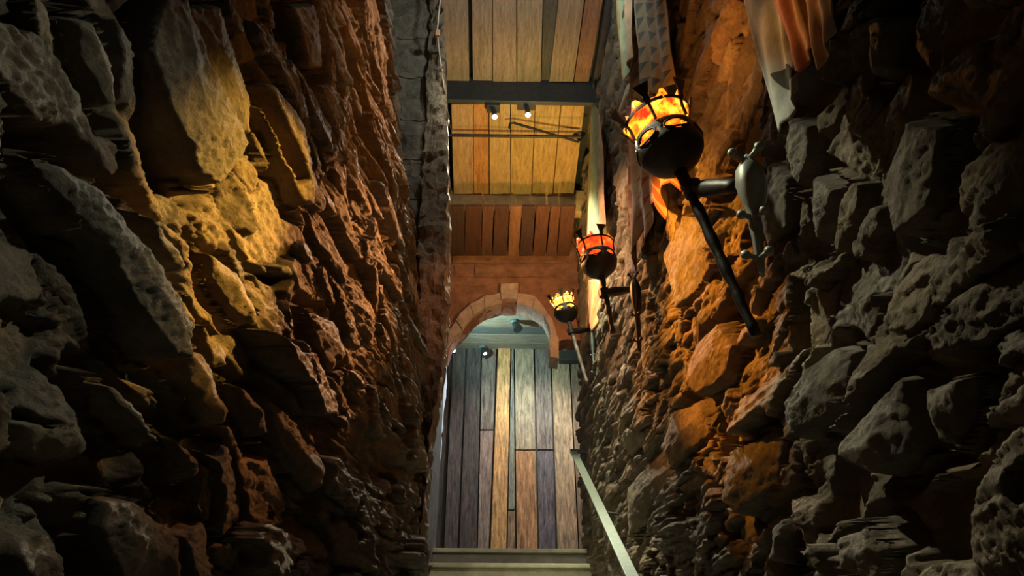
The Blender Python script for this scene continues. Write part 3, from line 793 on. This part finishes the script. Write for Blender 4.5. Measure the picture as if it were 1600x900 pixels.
torch(Y1, T(1064, 268, Y1), T(1182, 525, Y1), T(1083, 296, Y1), atX(1152, 290, 0.66), 0.104,
      'largest and nearest torch, black iron basket with glowing orange crown and grey wall plate', FL1,
      (atX(1167, 243, 0.68), atX(1188, 425, 0.685), 0.078), BRACK, 7, (1.0, 0.38, 0.07), spin=0.55)
Y2 = 3.3
torch(Y2, T(940, 433, Y2), T(958, 520, Y2), T(944, 458, Y2), T(985, 452, Y2 + .05), 0.098,
      'middle torch of the three, dark iron basket with red glowing crown beside ragged banner', FL2,
      (atX(990, 432, 0.69), atX(998, 548, 0.69), 0.05), IRON, 2.5, (1.0, 0.42, 0.10), spin=0.2)
Y3 = 5.2
torch(Y3, T(889, 503, Y3), T(918, 600, Y3), T(892, 518, Y3), T(921, 515, Y3 + .05), 0.096,
      'smallest and farthest torch with bright yellow glow beside the arch', FL3,
      (T(924, 515, Y3 + .05), T(929, 592, Y3 + .05), 0.04), STEEL, 22, (1.0, 0.50, 0.13), spin=0.9, polemat=plain('greyed_iron', (0.16, 0.14, 0.12), 0.5, 0.4))

# ---------------------------------------------------------------- handrail
hr = empty('handrail', atX(893, 703, 0.68), 'flat grey steel handrail sloping down along the right wall', 'handrail')
inv = Matrix.Translation(-hr.location)
A = atX(896, 705, 0.68); Bq = atX(985, 895, 0.62)
d = (Bq - A).normalized(); Bq = A + d * 4.6
b = MB(); b.obox(A, Bq, 0.056, 0.012); b.build('rail_bar', STEEL, hr, bevel=0.002, mw=inv)
b = MB(); b.obox(A + Vector((-.024, 0, 0)), A + Vector((0.12, 0.02, 0.0)), 0.03, 0.03); b.build('end_bracket', DARKM, hr, mw=inv)
for t in (1.6, 3.1):
    p = A + d * t; b = MB(); b.tube([p + Vector((0, 0, -.005)), p + Vector((0.02, 0, -.06)), p + Vector((0.15, 0, -.08))], 0.007, 8); b.build('wall_bracket', DARKM, hr, mw=inv)

# ---------------------------------------------------------------- ceiling fittings
def spotlight(px, py_top, py_lamp, wbox, label):
    Yp = B1Y + 0.03
    top = atY(px, 152, Yp); root = empty('spotlight', top, label, 'spotlight', 'spotlights under the ceiling beam')
    inv = Matrix.Translation(-top)
    bt = atY(px, py_top, Yp); lam = atY(px + 2, py_lamp, Yp)
    b = MB(); b.box((top.x - wbox, Yp - 0.015, bt.z), (top.x + wbox, Yp + 0.07, top.z)); b.build('junction_box', DARKM, root, bevel=.004, mw=inv)
    b = MB(); b.tube([(top.x, Yp + .02, bt.z), (lam.x, Yp + .01, lam.z + 0.03)], [.018, .02], 12); b.build('barrel', DARKM, root, mw=inv)
    b = MB(); b.sphere((lam.x, Yp, lam.z + 0.01), 0.021, (1, 1, .8)); b.build('lens', LENS, root, smooth=True, mw=inv)
    return lam
l1 = spotlight(771, 167, 184, 0.055, 'left small black spotlight hanging under the dark ceiling beam')
l2 = spotlight(823, 163, 181, 0.075, 'right small black spotlight under the dark ceiling beam, larger box')
spot('beam_spot', l1 + Vector((0, 0.02, -.03)), (-0.35, 3.2, 2.6), 620, (1.0, 0.94, 0.72), 62, 0.7, 0.01)
spot('beam_spot', l2 + Vector((0, 0.02, -.03)), (0.75, 4.7, 2.9), 620, (1.0, 0.92, 0.60), 50, 0.7, 0.01)

b = MB(); a = atY(697, 211, B1Y + .34); c = atY(908, 214, B1Y + .34)
b.tube([a, c], 0.014, 8); o = b.build('ceiling_bar', IRON); tag(o, 'thin black iron bar crossing the yellow ceiling boards', 'bar')
b = MB(); b.tube([atY(834, 160, B1Y + .13), atY(918, 160, B1Y + .13)], 0.008, 8); o = b.build('pale_pipe', CABLE); tag(o, 'short pale pipe behind the dark beam, right of spotlights', 'pipe')
rd = empty('diagonal_rod', atY(900, 222, B1Y + .35), 'dark metal rod slanting from right wall under yellow ceiling boards', 'rod')
inv = Matrix.Translation(-rd.location)
b = MB(); b.tube([atY(796, 200, B1Y + .2), atY(797, 193, B1Y + .2), atY(803, 192, B1Y + .2), atY(905, 222, B1Y + .28)], 0.011, 8); b.build('rod', IRON, rd, mw=inv)
b = MB(); b.tube([atY(893, 205, B1Y + .4), atY(906, 218, B1Y + .38), atY(912, 208, B1Y + .38)], 0.02, 8); b.build('rod_mount', IRON, rd, mw=inv)

cb = empty('electric_cable', atY(688, 0, 3.45), 'thin pale cable hanging down beside the left edge of the ceiling', 'cable')
inv = Matrix.Translation(-cb.location)
pts = [(686, -60, 3.3), (688, 0, 3.3), (685, 25, 3.3), (683, 50, 3.35), (686, 80, 3.4), (691, 115, 3.4), (694, 140, 3.4)]
b = MB(); b.tube([atY(*p) for p in pts], 0.005, 6); b.build('cord', CABLE, cb, smooth=True, mw=inv)
c = atY(684, 52, 3.33); b = MB(); b.box(c - Vector((.014, .01, .025)), c + Vector((.014, .01, .025))); b.build('connector', TERRA, cb, bevel=.003, mw=inv)
b = MB(); b.tube([atY(*p) for p in [(695, 160, B1Y + .3), (698, 180, B1Y + .3), (703, 195, B1Y + .35), (708, 209, B1Y + .4)]], 0.008, 6); o = b.build('electric_cable', CABLE, smooth=True); tag(o, 'short pale cable loop below the beam at the left end of ceiling bar', 'cable')

# fittings in the room beyond
def dome(px, py, Z, label):
    c = atZ(px, py, Z); root = empty('ceiling_lamp', c, label, 'lamp', 'small lamps in the room beyond the arch')
    b = MB(); b.lathe([(0.0, 0), (.045, 0), (.05, -.02), (.03, -.035), (0, -.035)], 16); b.build('base', plain('teal_grey_metal', (0.25, 0.33, 0.34), .4, .5), root, smooth=False)
    b = MB(); b.tube([(0, 0, -.03), (.03, -.03, -.09), (.045, -.045, -.13)], [.025, .045, .055], 14); b.build('lamp_head', DARKM, root, smooth=False)
    return root, c
dome(803, 501, ZC, 'small dark spotlight on the transverse ceiling boards near arch top')
r2, c2 = dome(754, 541, ZC, 'small dark spotlight where the plank wall meets the ceiling boards')
b = MB(); b.sphere((.03, -.06, -.12), .022); b.build('lens', LENS, r2, smooth=True)
tl = empty('tube_light', atY(709, 541, 6.62), 'short white glowing tube light at the left foot of the arch', 'light')
b = MB(); b.box((-.016, -.015, -.06), (.016, .015, .06)); b.build('tube', COOLGLOW, tl, bevel=.006)
b = MB(); b.box((-.035, .015, -.07), (.03, .035, .07)); b.build('housing', DARKM, tl, bevel=.003)

# ---------------------------------------------------------------- banners
def cloth_material(name, kind):
    m, nt, b = newmat(name)
    uv = nt.nodes.new('ShaderNodeUVMap'); sep = nt.nodes.new('ShaderNodeSeparateXYZ'); nt.links.new(uv.outputs[0], sep.inputs[0])
    def M(op, a, c, d=None):
        n = nt.nodes.new('ShaderNodeMath'); n.operation = op
        for i, v in enumerate((a, c, d)):
            if v is None: continue
            if isinstance(v, (int, float)): n.inputs[i].default_value = v
            else: nt.links.new(v, n.inputs[i])
        return n.outputs[0]
    u, v = sep.outputs[0], sep.outputs[1]
    ns = noise(nt, coord(nt), 18, 5, 0.6)
    if kind == 'grey':
        c = ramp(nt, u, [(0.0, (0.40, 0.40, 0.36)), (0.6, (0.42, 0.43, 0.40)), (1.0, (0.40, 0.37, 0.30))])
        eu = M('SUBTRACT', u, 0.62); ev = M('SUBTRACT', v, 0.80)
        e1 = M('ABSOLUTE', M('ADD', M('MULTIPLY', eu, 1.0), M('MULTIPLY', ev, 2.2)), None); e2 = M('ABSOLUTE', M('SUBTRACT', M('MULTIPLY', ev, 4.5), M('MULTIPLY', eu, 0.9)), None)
        fold_shade = M('LESS_THAN', M('ADD', M('POWER', e1, 1.6), M('MULTIPLY', e2, 0.9)), 0.34)  # shade in a fold of the cloth, painted into its colour
        c = mixc(nt, fold_shade, c, (0.03, 0.028, 0.022))
    elif kind == 'ochre':
        c = ramp(nt, u, [(0.0, (0.50, 0.16, 0.10)), (0.22, (0.55, 0.20, 0.10)), (0.35, (0.62, 0.36, 0.14)), (0.6, (0.52, 0.27, 0.16)), (1.0, (0.48, 0.38, 0.26))])
    elif kind == 'pennon':
        a = M('FRACT', M('MULTIPLY', u, 3.0), None); t = M('FRACT', M('MULTIPLY', v, 9.0), None)
        tri = M('LESS_THAN', M('ADD', M('ABSOLUTE', M('SUBTRACT', a, 0.5), None), M('MULTIPLY', t, 0.5)), 0.42)
        c = mixc(nt, tri, (0.26, 0.20, 0.11), (0.06, 0.06, 0.045))
    elif kind == 'diamond':
        a = M('PINGPONG', M('MULTIPLY', u, 3.0), 0.5); t = M('PINGPONG', M('MULTIPLY', v, 7.0), 0.5)
        dm = M('LESS_THAN', M('ADD', a, t), 0.42)
        c = mixc(nt, dm, (0.25, 0.18, 0.11), (0.18, 0.055, 0.04))
    else:
        c = ramp(nt, u, [(0.0, (0.26, 0.20, 0.10)), (0.3, (0.24, 0.22, 0.12)), (0.45, (0.14, 0.18, 0.13)), (0.7, (0.13, 0.17, 0.13)), (0.75, (0.25, 0.17, 0.11)), (1.0, (0.24, 0.16, 0.10))])
    c = mixc(nt, 1.0, c, ramp(nt, ns, [(0.3, (0.65, 0.65, 0.65)), (0.7, (1.15, 1.15, 1.15))]), 'MULTIPLY')
    nt.links.new(c, b.inputs['Base Color']); b.inputs['Roughness'].default_value = 0.85
    b.inputs['Specular IOR Level'].default_value = 0.15
    bump(nt, b, noise(nt, coord(nt), 120, 3, 0.6), 0.3, 0.002)
    return m
def resample(poly, n):
    P_ = [Vector((p[0], p[1])) for p in poly]; L = [0]
    for a, b in zip(P_[:-1], P_[1:]): L.append(L[-1] + (b - a).length)
    out = []
    for i in range(n):
        t = L[-1] * i / (n - 1); j = max(k for k in range(len(L)) if L[k] <= t + 1e-9); j = min(j, len(P_) - 2)
        f = (t - L[j]) / max(1e-9, L[j + 1] - L[j]); out.append(P_[j].lerp(P_[j + 1], f))
    return out
def banner(name, top, bot, X, mat, label, folds=3, amp=0.02, n=60, m=50, group=None, curl=0.0, name2=None):
    tp, bt = resample(top, n), resample(bot, n)
    bm = bmesh.new(); uvl = bm.loops.layers.uv.new('UVMap'); g = []
    for i in range(n):
        A, B = atX(tp[i].x, tp[i].y, X), atX(bt[i].x, bt[i].y, X); col = []
        s = i / (n - 1)
        for j in range(m):
            t = j / (m - 1); p = A.lerp(B, t)
            f = amp * math.sin(2 * math.pi * folds * s + 1.5 * t + 0.5 * math.sin(4 * t)) * (0.6 + 0.6 * t) + amp * .35 * math.sin(17 * s + 9 * t)
            p.x += f - curl * t * t
            col.append((bm.verts.new(p), (s, t)))
        g.append(col)
    for i in range(n - 1):
        for j in range(m - 1):
            q = [g[i][j], g[i + 1][j], g[i + 1][j + 1], g[i][j + 1]]
            fc = bm.faces.new([v[0] for v in q])
            for l, v in zip(fc.loops, q): l[uvl].uv = v[1]
            fc.smooth = True
    bmesh.ops.recalc_face_normals(bm, faces=bm.faces)
    me = bpy.data.meshes.new(name); bm.to_mesh(me); bm.free(); me.materials.append(mat)
    o = bpy.data.objects.new(name, me); link(o)
    so = o.modifiers.new('solid', 'SOLIDIFY'); so.thickness = 0.003
    if label: tag(o, label, 'banner', group)
    return o
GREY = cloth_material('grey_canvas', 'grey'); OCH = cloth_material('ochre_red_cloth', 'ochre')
GN = 'cloth banners hanging on the right wall'
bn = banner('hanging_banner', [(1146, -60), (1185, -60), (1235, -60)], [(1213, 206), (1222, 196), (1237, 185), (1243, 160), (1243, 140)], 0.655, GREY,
       'grey canvas banner with pointed tail and painted fold shade, nearest the viewer', 2, 0.006, group=GN)
banner('hanging_banner', [(1192, -60), (1245, -60), (1290, -60)], [(1238, 92), (1245, 102), (1256, 114), (1262, 90), (1272, 74), (1283, 110), (1292, 84), (1302, 50)], 0.635, OCH,
       'torn ochre and red cloth banner overlapping the grey canvas one', 4, 0.006, group=GN)
banner('hanging_banner', [(984, -60), (1006, -60), (1030, -60)], [(1000, 140), (1008, 150), (1022, 140), (1034, 150), (1052, 130)], 0.70, cloth_material('pennon_cloth', 'pennon'),
       'long ochre banner with rows of small dark triangles above the nearest torch', 3, 0.012, group=GN)
banner('hanging_banner', [(978, 165), (1000, 165), (1045, 175)], [(982, 425), (990, 428), (999, 360), (1004, 355), (1012, 385), (1020, 320), (1027, 315), (1036, 345), (1042, 290), (1050, 285), (1058, 300)], 0.72, cloth_material('diamond_cloth', 'diamond'),
       'tan banner with dark red diamonds and ragged pointed hem behind nearest torch', 4, 0.015, n=110, group=GN)
banner('hanging_banner', [(922, 180), (930, 165), (938, 180)], [(912, 395), (916, 400), (925, 385), (936, 380), (944, 350)], 0.74, cloth_material('green_cloth', 'green'),
       'faded green and tan banner hanging above the middle torch', 2, 0.012, group=GN)
banner('hanging_banner', [(958, -60), (972, -60), (984, -60)], [(968, 120), (978, 128), (986, 90)], 0.76, cloth_material('olive_cloth', 'green'),
       'narrow olive banner at the top of the right wall next to the ceiling', 2, 0.012, group=GN)
banner('hanging_banner', [(920, 438), (932, 436), (940, 440)], [(918, 505), (927, 518), (935, 500), (938, 480)], 0.70, OCH,
       'small pointed tan pennant hanging below the middle torch', 2, 0.01, n=30, m=24, group=GN)
